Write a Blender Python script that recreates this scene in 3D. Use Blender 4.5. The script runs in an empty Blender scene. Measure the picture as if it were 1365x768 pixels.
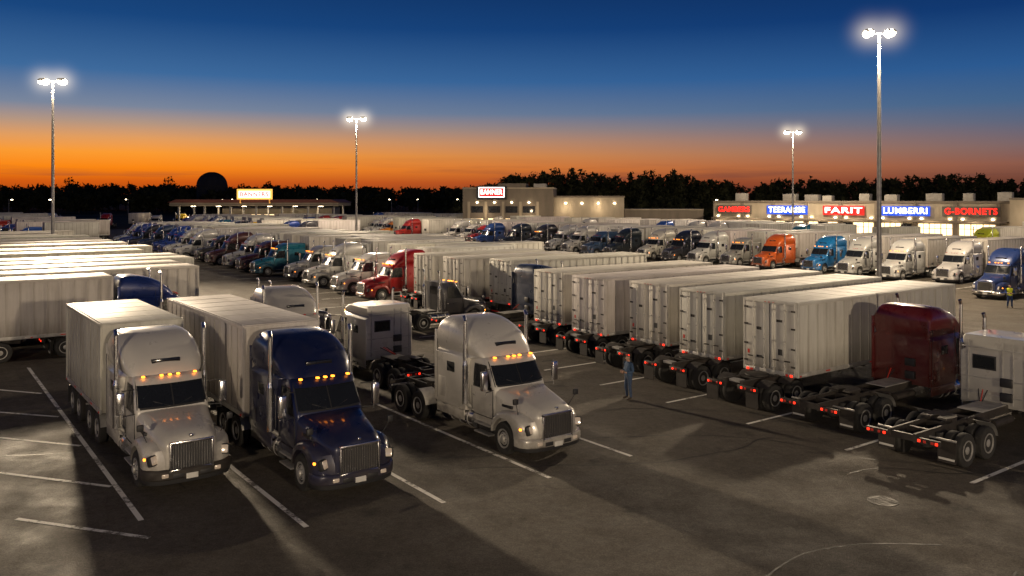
import bpy, bmesh, math, random
from mathutils import Vector, Matrix
import numpy as np
random.seed(7); np.random.seed(7)
scene=bpy.context.scene
COL=scene.collection
R=math.radians

# ------------------------------------------------------------ site frame
# lot axes: B (direction of the long rows' parking bays) and A (perpendicular)
BX,BY=0.8071,0.5905
AX,AY=-0.5905,0.8071
HB=math.atan2(BY,BX)            # heading +B
HA=math.atan2(AY,AX)
def W(u,v,z=0.0): return Vector((u*BX+v*AX,u*BY+v*AY,z))

# ------------------------------------------------------------ materials
def lin(c):
    return tuple(((x/255)/12.92 if x/255<=0.04045 else ((x/255+0.055)/1.055)**2.4) for x in c)
def newmat(n):
    m=bpy.data.materials.new(n); m.use_nodes=True
    nt=m.node_tree; return m,nt,nt.nodes['Principled BSDF']
def N(nt,t,**k):
    n=nt.nodes.new(t)
    for a,b in k.items(): setattr(n,a,b)
    return n
def mixc(nt,fac,a,b,mode='MIX'):
    n=nt.nodes.new('ShaderNodeMix'); n.data_type='RGBA'; n.blend_type=mode
    for s,v in ((n.inputs[0],fac),(n.inputs[6],a),(n.inputs[7],b)):
        if isinstance(v,(int,float)): s.default_value=v
        elif isinstance(v,tuple): s.default_value=(*v[:3],1)
        else: nt.links.new(v,s)
    return n.outputs[2]
def mrange(nt,val,a,b,c=0.0,d=1.0):
    n=nt.nodes.new('ShaderNodeMapRange')
    nt.links.new(val,n.inputs[0])
    for i,x in zip((1,2,3,4),(a,b,c,d)): n.inputs[i].default_value=x
    return n.outputs[0]
def noise(nt,vec,scale,detail=4,rough=0.55):
    n=nt.nodes.new('ShaderNodeTexNoise'); n.inputs['Scale'].default_value=scale
    n.inputs['Detail'].default_value=detail; n.inputs['Roughness'].default_value=rough
    if vec is not None: nt.links.new(vec,n.inputs['Vector'])
    return n.outputs['Fac']
def mapping(nt,vec,scale=(1,1,1)):
    n=nt.nodes.new('ShaderNodeMapping'); n.inputs['Scale'].default_value=scale
    nt.links.new(vec,n.inputs['Vector']); return n.outputs[0]
def objvec(nt):
    tc=N(nt,'ShaderNodeTexCoord'); oi=N(nt,'ShaderNodeObjectInfo')
    mul=N(nt,'ShaderNodeMath',operation='MULTIPLY'); nt.links.new(oi.outputs['Random'],mul.inputs[0]); mul.inputs[1].default_value=90
    add=N(nt,'ShaderNodeVectorMath',operation='ADD'); nt.links.new(tc.outputs['Object'],add.inputs[0]); nt.links.new(mul.outputs[0],add.inputs[1])
    return add.outputs[0],oi.outputs['Color'],tc.outputs['Object']
def bump(nt,h,bs,strength=0.3,dist=0.02):
    b=N(nt,'ShaderNodeBump'); b.inputs['Strength'].default_value=strength; b.inputs['Distance'].default_value=dist
    nt.links.new(h,b.inputs['Height']); nt.links.new(b.outputs[0],bs.inputs['Normal'])

def simple(n,col,rough=0.5,metal=0.0,emit=None,es=0,dirt=0.25,dscale=3.0,spec=None):
    m,nt,bs=newmat(n)
    v,c,o=objvec(nt)
    nz=noise(nt,v,dscale,5)
    f=mrange(nt,nz,0.35,0.75,1.0,1.0-dirt)
    cc=mixc(nt,1.0,col,f,'MULTIPLY')
    nt.links.new(cc,bs.inputs['Base Color'])
    nt.links.new(mrange(nt,nz,0.3,0.7,rough,min(1,rough+0.15)),bs.inputs['Roughness'])
    bs.inputs['Metallic'].default_value=metal
    if emit: bs.inputs['Emission Color'].default_value=(*emit,1); bs.inputs['Emission Strength'].default_value=es
    return m
def mk_paint():
    m,nt,bs=newmat('truck_paint')
    v,c,o=objvec(nt)
    nz=noise(nt,v,1.6,6,0.65)
    sep=N(nt,'ShaderNodeSeparateXYZ'); nt.links.new(o,sep.inputs[0])
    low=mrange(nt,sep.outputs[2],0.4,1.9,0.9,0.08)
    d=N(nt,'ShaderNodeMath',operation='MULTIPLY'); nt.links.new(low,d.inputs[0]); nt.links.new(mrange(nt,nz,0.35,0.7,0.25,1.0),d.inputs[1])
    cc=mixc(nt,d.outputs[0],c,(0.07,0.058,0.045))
    nt.links.new(cc,bs.inputs['Base Color'])
    nt.links.new(mrange(nt,nz,0.3,0.75,0.22,0.5),bs.inputs['Roughness'])
    bs.inputs['Metallic'].default_value=0.12
    bs.inputs['Coat Weight'].default_value=0.6; bs.inputs['Coat Roughness'].default_value=0.06
    return m
def mk_trailer(nm,roof=False):
    m,nt,bs=newmat(nm)
    v,c,o=objvec(nt)
    st=noise(nt,mapping(nt,v,(2.4,2.4,0.22) if not roof else (0.25,1.6,1)),1.5,7,0.65)
    bl=noise(nt,v,0.45,5)
    cc=mixc(nt,mrange(nt,st,0.45,0.8,0.0,0.45),c,(0.19,0.16,0.125))
    cc=mixc(nt,mrange(nt,bl,0.42,0.72,0.0,0.38),cc,(0.24,0.215,0.18))
    if not roof:
        sep=N(nt,'ShaderNodeSeparateXYZ'); nt.links.new(o,sep.inputs[0])
        low=N(nt,'ShaderNodeMath',operation='MULTIPLY'); nt.links.new(mrange(nt,sep.outputs[2],1.2,2.2,1.0,0.0),low.inputs[0]); nt.links.new(st,low.inputs[1])
        cc=mixc(nt,low.outputs[0],cc,(0.08,0.065,0.048))
        # grime collecting beside every side post
        sx=N(nt,'ShaderNodeMath',operation='MULTIPLY'); nt.links.new(sep.outputs[0],sx.inputs[0]); sx.inputs[1].default_value=1/0.62
        fr=N(nt,'ShaderNodeMath',operation='FRACT'); nt.links.new(sx.outputs[0],fr.inputs[0])
        g2=N(nt,'ShaderNodeMath',operation='MULTIPLY'); nt.links.new(mrange(nt,fr.outputs[0],0.0,0.22,0.5,0.0),g2.inputs[0]); nt.links.new(mrange(nt,st,0.3,0.6,0.3,1),g2.inputs[1])
        cc=mixc(nt,g2.outputs[0],cc,(0.15,0.13,0.10))
    nt.links.new(cc,bs.inputs['Base Color'])
    bs.inputs['Roughness'].default_value=0.58; bs.inputs['Specular IOR Level'].default_value=0.35
    bump(nt,bl,bs,0.3,0.06)
    return m
PAINT=mk_paint(); TSIDE=mk_trailer('trailer_panel'); TROOF=mk_trailer('trailer_roof',True)
CHROME=simple('chrome',(0.75,0.75,0.76),0.14,1.0,dirt=0.15)
ALUM=simple('aluminium',(0.48,0.47,0.45),0.5,0.6,dirt=0.4)
BLACK=simple('black_plastic',(0.02,0.02,0.022),0.45)
RUBBER=simple('tyre_rubber',(0.022,0.021,0.02),0.8)
GLASS=simple('dark_glass',(0.012,0.014,0.018),0.05,dirt=0.1)
FRAME=simple('chassis_steel',(0.04,0.034,0.03),0.55,0.2,dirt=0.5)
AMBER=simple('amber_lamp',(0.9,0.3,0.03),0.3,emit=(1,0.26,0.02),es=5,dirt=0)
REDL=simple('red_lamp',(0.7,0.02,0.01),0.3,emit=(1,0.03,0.01),es=2.2,dirt=0)
REDD=simple('red_reflector',(0.35,0.03,0.02),0.35,emit=(1,0.03,0.01),es=0.08,dirt=0.2)
HEADL=simple('headlamp_glass',(0.6,0.58,0.55),0.08,0.4,emit=(1,0.6,0.3),es=0.12,dirt=0.1)  # headlamps are off; the weak emission only imitates a glint on the glass
WHITE=simple('white_plate',(0.6,0.59,0.56),0.5)
MATS=[PAINT,CHROME,ALUM,BLACK,RUBBER,GLASS,FRAME,AMBER,REDL,HEADL,WHITE,TSIDE,TROOF,REDD]
(iP,iC,iA,iB,iR,iG,iF,iAm,iRed,iH,iW,iTS,iTR,iRD)=range(14)

# ------------------------------------------------------------ mesh builder
class MB:
    def __init__(s): s.v=[];s.f=[];s.m=[]
    def add(s,vs,fs,mat):
        o=len(s.v); s.v+= [tuple(p) for p in vs]
        for f in fs: s.f.append(tuple(i+o for i in f)); s.m.append(mat)
    def box(s,x0,x1,y0,y1,z0,z1,mat,bev=0.0,M=None):
        if x0>x1:x0,x1=x1,x0
        if y0>y1:y0,y1=y1,y0
        if z0>z1:z0,z1=z1,z0
        if bev<=0:
            vs=[(x,y,z) for x in (x0,x1) for y in (y0,y1) for z in (z0,z1)]
            fs=[(0,1,3,2),(4,6,7,5),(0,4,5,1),(2,3,7,6),(0,2,6,4),(1,5,7,3)]
        else:
            b=bmesh.new(); bmesh.ops.create_cube(b,size=1)
            for q in b.verts: q.co=Vector(((x0+x1)/2+q.co.x*(x1-x0),(y0+y1)/2+q.co.y*(y1-y0),(z0+z1)/2+q.co.z*(z1-z0)))
            bmesh.ops.bevel(b,geom=list(b.edges),offset=bev,segments=2,affect='EDGES',profile=0.5)
            b.verts.index_update()
            vs=[tuple(q.co) for q in b.verts]; fs=[tuple(q.index for q in f.verts) for f in b.faces]; b.free()
        if M is not None: vs=[M@Vector(q) for q in vs]
        s.add(vs,fs,mat)
    def loft(s,rings,mat,cap=True,closed=True):
        n=len(rings[0]); vs=[p for r in rings for p in r]; fs=[]
        for i in range(len(rings)-1):
            for j in range(n if closed else n-1):
                k=(j+1)%n
                fs.append((i*n+j,i*n+k,(i+1)*n+k,(i+1)*n+j))
        if cap and closed:
            fs.append(tuple(range(n))); fs.append(tuple((len(rings)-1)*n+j for j in range(n)))
        s.add(vs,fs,mat)
    def tube(s,p0,p1,r0,mat,r1=None,n=12):
        if r1 is None:r1=r0
        p0=Vector(p0);p1=Vector(p1);d=(p1-p0).normalized()
        a=d.orthogonal().normalized(); b=d.cross(a)
        s.loft([[p+ (a*math.cos(t)+b*math.sin(t))*r for t in [2*math.pi*i/n for i in range(n)]] for p,r in ((p0,r0),(p1,r1))],mat)
    def lathe_y(s,c,prof,mat,n=24):   # prof: (radius, y offset)
        rings=[[(c[0]+r*math.cos(t),c[1]+y,c[2]+r*math.sin(t)) for t in [2*math.pi*i/n for i in range(n)]] for r,y in prof]
        s.loft(rings,mat,cap=True)
    def lathe_z(s,c,prof,mat,n=16):
        rings=[[(c[0]+r*math.cos(t),c[1]+r*math.sin(t),c[2]+z) for t in [2*math.pi*i/n for i in range(n)]] for r,z in prof]
        s.loft(rings,mat,cap=True)
    def patch(s,grid,mat):
        s.loft(grid,mat,cap=False,closed=False)
    def mesh(s,name,mats=None,ang=35):
        me=bpy.data.meshes.new(name); me.from_pydata(s.v,[],s.f)
        for m in (mats or MATS): me.materials.append(m)
        me.polygons.foreach_set('material_index',s.m); me.update()
        b=bmesh.new(); b.from_mesh(me); bmesh.ops.recalc_face_normals(b,faces=list(b.faces)); b.to_mesh(me); b.free()
        me.polygons.foreach_set('use_smooth',[True]*len(me.polygons))
        me.set_sharp_from_angle(angle=R(ang)); me.update()
        return me
def obj(name,me,loc=(0,0,0),rz=0,color=None,parent=None):
    o=bpy.data.objects.new(name,me); COL.objects.link(o); o.location=loc; o.rotation_euler=(0,0,rz)
    if color: o.color=(*color,1)
    if parent: o.parent=parent
    return o

# ------------------------------------------------------------ wheels
def wheel(mb,x,y,side,front=True,r=0.52,wd=0.28):
    y0=-wd/2; sg=side
    def P(pr): return [(a,b*sg) for a,b in pr]
    mb.lathe_y((x,y,r),P([(0.30,-wd/2),(r-0.06,-wd/2),(r-0.015,-wd/2+0.03),(r,-wd/2+0.07),(r,wd/2-0.07),(r-0.015,wd/2-0.03),(r-0.06,wd/2),(0.33,wd/2-0.005),(0.30,wd/2-0.03)]),iR,28)
    if front:
        mb.lathe_y((x,y,r),P([(0.31,wd/2-0.04),(0.31,wd/2+0.003),(0.27,wd/2+0.004),(0.25,wd/2-0.05),(0.17,wd/2-0.01),(0.12,wd/2+0.0),(0.11,wd/2+0.07),(0.05,wd/2+0.09)]),iA,20)
        for k in range(8):
            t=k*math.pi/4; mb.tube((x+0.16*math.cos(t),y+sg*(wd/2-0.03),r+0.16*math.sin(t)),(x+0.16*math.cos(t),y+sg*(wd/2+0.03),r+0.16*math.sin(t)),0.018,iC,n=6)
    else:
        mb.lathe_y((x,y,r),P([(0.31,wd/2-0.04),(0.31,wd/2+0.003),(0.28,wd/2+0.003),(0.25,wd/2-0.15),(0.14,wd/2-0.16),(0.12,wd/2-0.02),(0.05,wd/2+0.0)]),iA,20)
def dual(mb,x):
    for s in (1,-1):
        wheel(mb,x,s*1.12,s,False,0.52,0.27); wheel(mb,x,s*0.80,s,False,0.52,0.27)
    mb.tube((x,-0.95,0.52),(x,0.95,0.52),0.09,iF); mb.lathe_z((x,0,0.30),[(0.12,0),(0.24,0.1),(0.24,0.34),(0.1,0.42)],iF)

# ------------------------------------------------------------ tractor
def plan_ring(z,xf,xb,w,rf,rb,bl,nf=10,nc=5):
    pts=[]
    xc=xf-bl*((w-rf)/w)**2-rf
    for i in range(nf+1):
        y=(w-rf)*(1-2*i/nf); pts.append((xf-bl*(y/w)**2,y,z))
    for i in range(1,nc+1):
        t=math.pi/2*i/nc; pts.append((xc+rf*math.cos(t),-(w-rf)-rf*math.sin(t),z))
    for i in range(nc+1):
        t=math.pi/2*i/nc; pts.append((xb+rb-rb*math.sin(t),-(w-rb)-rb*math.cos(t),z))
    for i in range(nc+1):
        t=math.pi/2*(1-i/nc); pts.append((xb+rb-rb*math.sin(t),(w-rb)+rb*math.cos(t),z))
    for i in range(nc):
        t=math.pi/2*(1-i/nc); pts.append((xc+rf*math.cos(t),(w-rf)+rf*math.sin(t),z))
    return pts
def fx(y,xf,w,rf,bl):
    a=abs(y)
    if a<=w-rf: return xf-bl*(y/w)**2
    xc=xf-bl*((w-rf)/w)**2-rf
    return xc+math.sqrt(max(0,rf*rf-(a-(w-rf))**2))
CAB=[(0.66,-1.98,0.98,0.1),(0.9,-1.92,1.04,0.12),(1.88,-1.88,1.06,0.16),(1.98,-1.90,1.06,0.2),(2.78,-2.40,1.0,0.22),(2.88,-2.56,0.95,0.22)]
def cabp(z):
    for a,b in zip(CAB,CAB[1:]):
        if a[0]<=z<=b[0]:
            t=(z-a[0])/(b[0]-a[0]); return [a[i]+(b[i]-a[i])*t for i in (1,2,3)]
TC={}
def tractor_mesh(kind='high',long=False,bumper='paint',lights=True):
    key=(kind,long,bumper,lights)
    if key in TC: return TC[key]
    mb=MB()
    xb=-3.62; BL=0.14
    aM=iAm if lights else iRD
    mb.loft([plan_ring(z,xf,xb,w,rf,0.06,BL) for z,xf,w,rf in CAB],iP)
    def wpatch(y0,y1,z0,z1,off,mat,nz=4,ny=8):
        g=[]
        for i in range(nz+1):
            z=z0+(z1-z0)*i/nz; xf,w,rf=cabp(z)
            g.append([(fx(w*(y0+(y1-y0)*j/ny),xf,w,rf,BL)+off,w*(y0+(y1-y0)*j/ny),z+off*0.5) for j in range(ny+1)])
        mb.patch(g,mat)
    wpatch(-0.955,0.955,2.0,2.765,0.006,iB,4,18)
    wpatch(-0.92,-0.018,2.05,2.72,0.014,iG); wpatch(0.018,0.92,2.05,2.72,0.014,iG)
    for s in (1,-1): mb.tube((-1.93,s*0.1,2.04),(-2.06,s*0.55,2.20),0.012,iB,n=6)
    for s in (1,-1):
        def sp(x,z,o): 
            xf,w,rf=cabp(z); return (x,s*(w+o),z)
        for o,mat,g in ((0.006,iB,0.0),(0.012,iG,0.035)):
            mb.patch([[sp(-2.14-g*1.2,1.86+g,o),sp(-2.55,1.86+g,o),sp(-2.95,1.86+g,o),sp(-3.28+g,1.86+g,o)],
                      [sp(-2.36-g*1.2,2.3,o),sp(-2.6,2.3,o),sp(-2.95,2.3,o),sp(-3.28+g,2.3,o)],
                      [sp(-2.55-g,2.64-g,o),sp(-2.75,2.64-g,o),sp(-2.95,2.64-g,o),sp(-3.25+g,2.64-g,o)]],mat)
        for x in (-2.12,-3.36): mb.box(x-0.008,x+0.008,s*1.03,s*1.068,0.95,1.86,iB)
        mb.box(-3.36,-2.12,s*1.03,s*1.068,0.94,0.956,iB)
        mb.box(-3.30,-3.16,s*1.06,s*1.10,1.55,1.59,iC,0.008)
        mb.tube((-3.5,s*1.11,1.3),(-3.5,s*1.11,2.3),0.016,iC,n=8)
        mb.tube((-2.2,s*1.05,2.6),(-2.02,s*1.42,2.62),0.014,iB,n=6); mb.tube((-2.1,s*1.05,1.9),(-2.02,s*1.42,1.88),0.014,iB,n=6)
        mb.tube((-2.02,s*1.42,1.8),(-2.02,s*1.42,2.66),0.014,iC,n=6)
        mb.box(-2.1,-1.96,s*1.36,s*1.58,1.95,2.58,iC,0.03); mb.box(-2.107,-2.095,s*1.385,s*1.555,1.99,2.54,iG)
        mb.tube((-0.8,s*1.0,1.32),(-0.62,s*1.22,1.78),0.011,iB,n=6); mb.box(-0.68,-0.58,s*1.14,s*1.32,1.74,1.92,iB,0.025)
        for zz in (0.36,0.66): mb.box(-3.12,-2.22,s*0.86,s*1.14,zz,zz+0.05,iA,0.01)
        mb.box(-3.12,-2.22,s*0.84,s*0.9,0.36,0.8,iB)
        mb.tube((-3.2,s*0.86,0.72),(-4.75,s*0.86,0.72),0.32,iC,n=22)
        for x in (-3.45,-4.0,-4.5): mb.tube((x,s*0.86,0.72),(x-0.06,s*0.86,0.72),0.328,iA,n=22)
        mb.box(-4.7,-3.25,s*0.84,s*1.12,1.045,1.065,iA)
    # hood: broad, rounded shoulders that run into the fenders
    rings=[]
    for x,w,z0,z1,r in ((-0.11,0.60,0.74,1.46,0.16),(-0.15,0.68,0.72,1.54,0.24),(-0.28,0.76,0.72,1.63,0.32),(-0.55,0.84,0.74,1.72,0.38),(-1.1,0.94,0.8,1.84,0.40),(-1.6,0.99,0.85,1.93,0.34),(-2.0,1.03,0.85,2.0,0.24)):
        pts=[(x,-w,z0)]
        for i in range(7):
            t=math.pi/2*i/6; pts.append((x,-(w-r)-r*math.cos(t),z1-r+r*math.sin(t)-0.04))
        for i in range(1,6):
            y=-(w-r)+2*(w-r)*i/6; pts.append((x,y,z1-0.04+0.04*(1-(y/(w-r))**2)))
        for i in range(7):
            t=math.pi/2*(1-i/6); pts.append((x,(w-r)+r*math.cos(t),z1-r+r*math.sin(t)-0.04))
        pts.append((x,w,z0)); rings.append(pts)
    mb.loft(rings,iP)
    mb.box(-0.15,-0.075,-0.05,0.05,1.525,1.60,iC,0.015)
    for s in (1,-1):
        mb.box(-1.75,-1.15,s*0.9,s*1.0,1.45,1.54,iB,0.01)
    mb.box(-0.2,-0.08,-0.57,0.57,0.64,1.44,iB)
    for k in range(15):
        y=-0.5+1.0*k/14; mb.box(-0.08,-0.05,y-0.011,y+0.011,0.68,1.40,iC)
    for z in (0.64,1.40): mb.box(-0.12,-0.02,-0.60,0.60,z-0.03,z+0.05,iC,0.015)
    for s in (1,-1): mb.box(-0.12,-0.02,s*0.535,s*0.60,0.64,1.44,iC,0.015)
    for s in (1,-1):
        def fprof(y,sw,sh):
            o=[(-0.16,0.70),(-0.17,0.95),(-0.26,1.18),(-0.52,1.33),(-0.95,1.41),(-1.35,1.40),(-1.72,1.32),(-1.98,1.16),(-2.1,0.92),(-2.14,0.62)]
            o=[(x+(sh if x<-1.5 else (-sh if x>-0.5 else 0)),z-(sh if z>1.0 else 0)) for x,z in o]
            inn=[(-1.35-0.62*math.cos(t),0.54+0.62*math.sin(t)) for t in [R(8)+ (math.pi-R(16)+R(0))*i/10 for i in range(11)]]
            pts=o+inn+[(-0.62,0.70)]
            res=[]
            for x,z in pts:
                if x>-0.8: x-=sw*(x+0.8)/0.64
                res.append((x,s*y,z))
            return res
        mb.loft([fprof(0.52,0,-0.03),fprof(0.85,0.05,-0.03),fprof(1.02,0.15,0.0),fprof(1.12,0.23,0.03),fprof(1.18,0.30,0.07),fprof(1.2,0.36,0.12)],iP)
        M=Matrix.Translation((-0.29,s*0.94,0.98))@Matrix.Rotation(-s*R(34),4,'Z')@Matrix.Rotation(R(-18),4,'Y')
        mb.box(-0.09,0.07,-0.21,0.19,-0.15,0.14,iB,0.04,M); mb.box(-0.06,0.083,-0.185,0.165,-0.125,0.115,iH,0.035,M)
        M2=Matrix.Translation((-0.47,s*1.155,0.98))
        mb.box(-0.05,0.03,-0.03,0.035,-0.035,0.035,aM,0.015,M2)
    half=[(0.0,0.0),(-0.01,0.5),(-0.07,0.85),(-0.2,1.08),(-0.42,1.22),(-0.72,1.23),(-0.72,1.12),(-0.3,0.85),(-0.25,0.0)]
    poly=half+[(x,-y) for x,y in half[-2:0:-1]]
    def pr(z,sh): return [(x-(sh if x>-0.5 else 0),y*(1-sh*0.3),z) for x,y in poly]
    mb.loft([pr(0.42,0.03),pr(0.46,0.0),pr(0.66,0.0),pr(0.70,0.03)],{'paint':iP,'chrome':iC,'dark':iF}[bumper])
    mb.loft([pr(0.27,0.12),pr(0.30,0.06),pr(0.42,0.04)],iB)
    mb.box(-0.02,0.015,-0.16,0.16,0.40,0.55,iW,0.005)
    for s in (1,-1):
        mb.box(-0.14,-0.02,s*0.62,s*0.8,0.50,0.61,iH,0.02)
        mb.box(-0.02,0.004,s*0.22,s*0.52,0.46,0.58,iB,0.004)
    for s in (1,-1): wheel(mb,-1.35,s*1.06,s,True)
    mb.tube((-1.35,-0.95,0.5),(-1.35,0.95,0.5),0.07,iF)
    g=[]
    for z,o in ((2.66,0.17),(2.80,0.05),(2.83,0.0)):
        g.append([(fx(0.96*k,-2.40,1.0,0.22,BL)+o,0.96*k,z) for k in [j/9-1 for j in range(19)]])
    mb.patch(g,iP)
    for k in (-0.75,-0.24,0,0.24,0.75):
        mb.box(-2.44-0.1*k*k,-2.33-0.1*k*k,k-0.045,k+0.045,2.86,2.91,aM,0.012)
    if kind=='high':
        S=[(0.98,-3.55,1.20,0.06,0),(2.74,-3.55,1.20,0.06,0),(2.86,-2.62,1.06,0.35,0.1),(2.98,-2.66,1.12,0.42,0.14),(3.2,-2.82,1.17,0.5,0.18),(3.45,-3.08,1.18,0.55,0.2),(3.66,-3.40,1.15,0.58,0.22),(3.82,-3.75,1.08,0.58,0.22),(3.93,-4.10,0.98,0.5,0.2),(4.0,-4.5,0.82,0.4,0.1)]
        mb.loft([plan_ring(z,xf,-5.52 if z<3.6 else -5.52+(z-3.6)**2*1.6,w,rf,0.08 if z<3.6 else 0.25,bl) for z,xf,w,rf,bl in S],iP)
        for s in (1,-1):
            mb.box(-4.75,-4.25,s*1.19,s*1.208,2.15,2.5,iG,0.006)
            mb.box(-5.45,-3.65,s*1.14,s*1.19,0.62,0.96,iP,0.02)
            for x in (-3.7,-5.4): mb.box(x-0.007,x+0.007,s*1.19,s*1.205,1.1,3.2,iB)
            mb.box(-5.3,-4.85,s*1.19,s*1.206,1.2,1.9,iP,0.006)
            mb.box(-5.62,-5.5,s*1.12,s*1.18,1.0,3.5,iP,0.01)
        mb.box(-3.0,-2.83,-0.42,0.42,3.12,3.30,iG,0.02)
    elif kind=='mid':
        S=[(0.98,-3.55,1.18,0.06,0),(2.78,-3.55,1.18,0.08,0),(2.9,-2.75,1.0,0.3,0.08),(3.1,-2.95,1.1,0.3,0.1),(3.28,-3.3,1.1,0.35,0.1),(3.38,-3.7,1.02,0.35,0.1)]
        mb.loft([plan_ring(z,xf,-5.52,w,rf,0.06,bl) for z,xf,w,rf,bl in S],iP)
        for s in (1,-1):
            mb.box(-4.75,-4.25,s*1.175,s*1.19,2.1,2.45,iG,0.006)
            mb.box(-5.45,-3.65,s*1.12,s*1.17,0.62,0.96,iP,0.02)
        mb.box(-5.535,-5.5,-0.05,0.75,2.2,2.7,iB,0.01); mb.box(-5.545,-5.53,0.0,0.70,2.25,2.65,iG)
        for y in (-1.0,-0.6,-0.25,0.9): mb.box(-5.545,-5.5,y-0.02,y+0.02,1.1,3.2,iA)
        for z in (1.35,1.9,2.95): mb.box(-5.55,-5.5,-1.1,1.1,z-0.02,z+0.02,iA)
    else:
        mb.box(-3.625,-3.6,-0.5,0.5,2.1,2.6,iG)
    if kind!='day':
        for z in (1.2,1.7): mb.box(-5.62,-5.5,-0.6,-0.2,z,z+0.3,iB,0.02)
        for y in (0.2,0.35,0.5): mb.tube((-5.62,y,1.5),(-6.3,y*0.3,1.25),0.018,iRD if y==0.35 else iB,n=6)
    sx=-3.42 if kind!='day' else -3.8
    for s in (1,-1):
        yy=s*1.30 if kind!='day' else s*0.95
        top=4.05 if kind=='high' else (3.75 if kind=='mid' else 3.5)
        mb.tube((sx,yy,1.25),(sx,yy,2.55),0.105,iC,n=16); mb.tube((sx,yy,2.55),(sx,yy,2.7),0.105,iC,0.065,n=16)
        mb.tube((sx,yy,2.7),(sx,yy,top),0.065,iC,n=14); mb.tube((sx,yy,top),(sx-0.09,yy,top+0.16),0.065,iC,n=14)
        mb.tube((sx,yy*0.8,1.1),(sx,yy,1.3),0.06,iA,n=10)
    if kind=='day': ax=(-5.1,-6.45); fe=-7.4; sb=-3.6
    elif long: ax=(-8.7,-10.05); fe=-11.6; sb=-5.5
    else: ax=(-6.75,-8.1); fe=-9.2; sb=-5.5
    for s in (1,-1):
        mb.box(fe,-0.6,s*0.36,s*0.44,0.84,1.10,iF)
        mb.box(fe,fe+0.12,s*0.44,s*1.15,0.86,1.02,iF)
        for k,yy in enumerate((0.55,0.72,0.95,1.08)): mb.box(fe-0.03,fe+0.0,s*(yy-0.04),s*(yy+0.04),0.90,0.98,iRed if k in(0,3) else iRD,0.01)
        mb.box(ax[1]-0.72,ax[1]-0.70,s*0.68,s*1.24,0.22,0.88,iB if not long else iF); mb.box(ax[1]-0.735,ax[1]-0.72,s*0.72,s*1.2,0.3,0.36,iW)
        mb.box(ax[1]-0.75,ax[1]-0.68,s*0.44,s*1.24,0.88,0.93,iA)
        pts=[(ax[0]+0.62*math.cos(t),0.54+0.62*math.sin(t)) for t in [R(10)+R(75)*i/6 for i in range(7)]]
        mb.patch([[(x,s*0.66,z) for x,z in pts],[(x,s*1.25,z) for x,z in pts]],iA)
        mb.tube((sb-0.3,s*0.62,0.72),(sb-1.0 if not long else sb-1.6,s*0.62,0.72),0.14,iF)
        mb.box(ax[0]+0.9,ax[0]+0.75,s*0.44,s*0.9,0.8,1.05,iF)
        for a in ax:
            mb.tube((a-0.3,s*0.52,0.72),(a-0.3,s*0.52,0.98),0.12,iR)
            mb.tube((a+0.45,s*0.5,0.62),(a,s*0.6,0.45),0.05,iF,n=8)
    for x in [fe+0.1,ax[1]-0.5,(ax[0]+ax[1])/2,ax[0]+0.7,sb-0.3]: mb.box(x-0.06,x+0.06,-0.36,0.36,0.86,1.05,iF)
    mb.box(fe+0.35,fe+0.5,-0.7,0.7,0.84,0.88,iF)
    mb.box(sb-1.1 if not long else sb-1.8,sb-0.1,-0.42,0.42,1.10,1.13,iA)
    cx=(ax[0]+ax[1])/2+0.15
    prof=[(cx+0.45*math.cos(t),0.48*math.sin(t)) for t in [R(-100)+R(200)*i/16 for i in range(17)]]
    prof=[(cx-0.5,-0.42)]+prof[0:]+[(cx-0.5,0.42),(cx-0.45,0.12),(cx-0.1,0.05),(cx-0.1,-0.05),(cx-0.45,-0.12)]
    mb.loft([[(x,y,1.20) for x,y in prof],[(x,y,1.26) for x,y in prof]],iF)
    for s in (1,-1): mb.box(cx-0.15,cx+0.15,s*0.3,s*0.44,1.10,1.20,iF)
    for a in ax: dual(mb,a)
    TC[key]=mb.mesh('tractor_'+kind); return TC[key]

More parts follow.
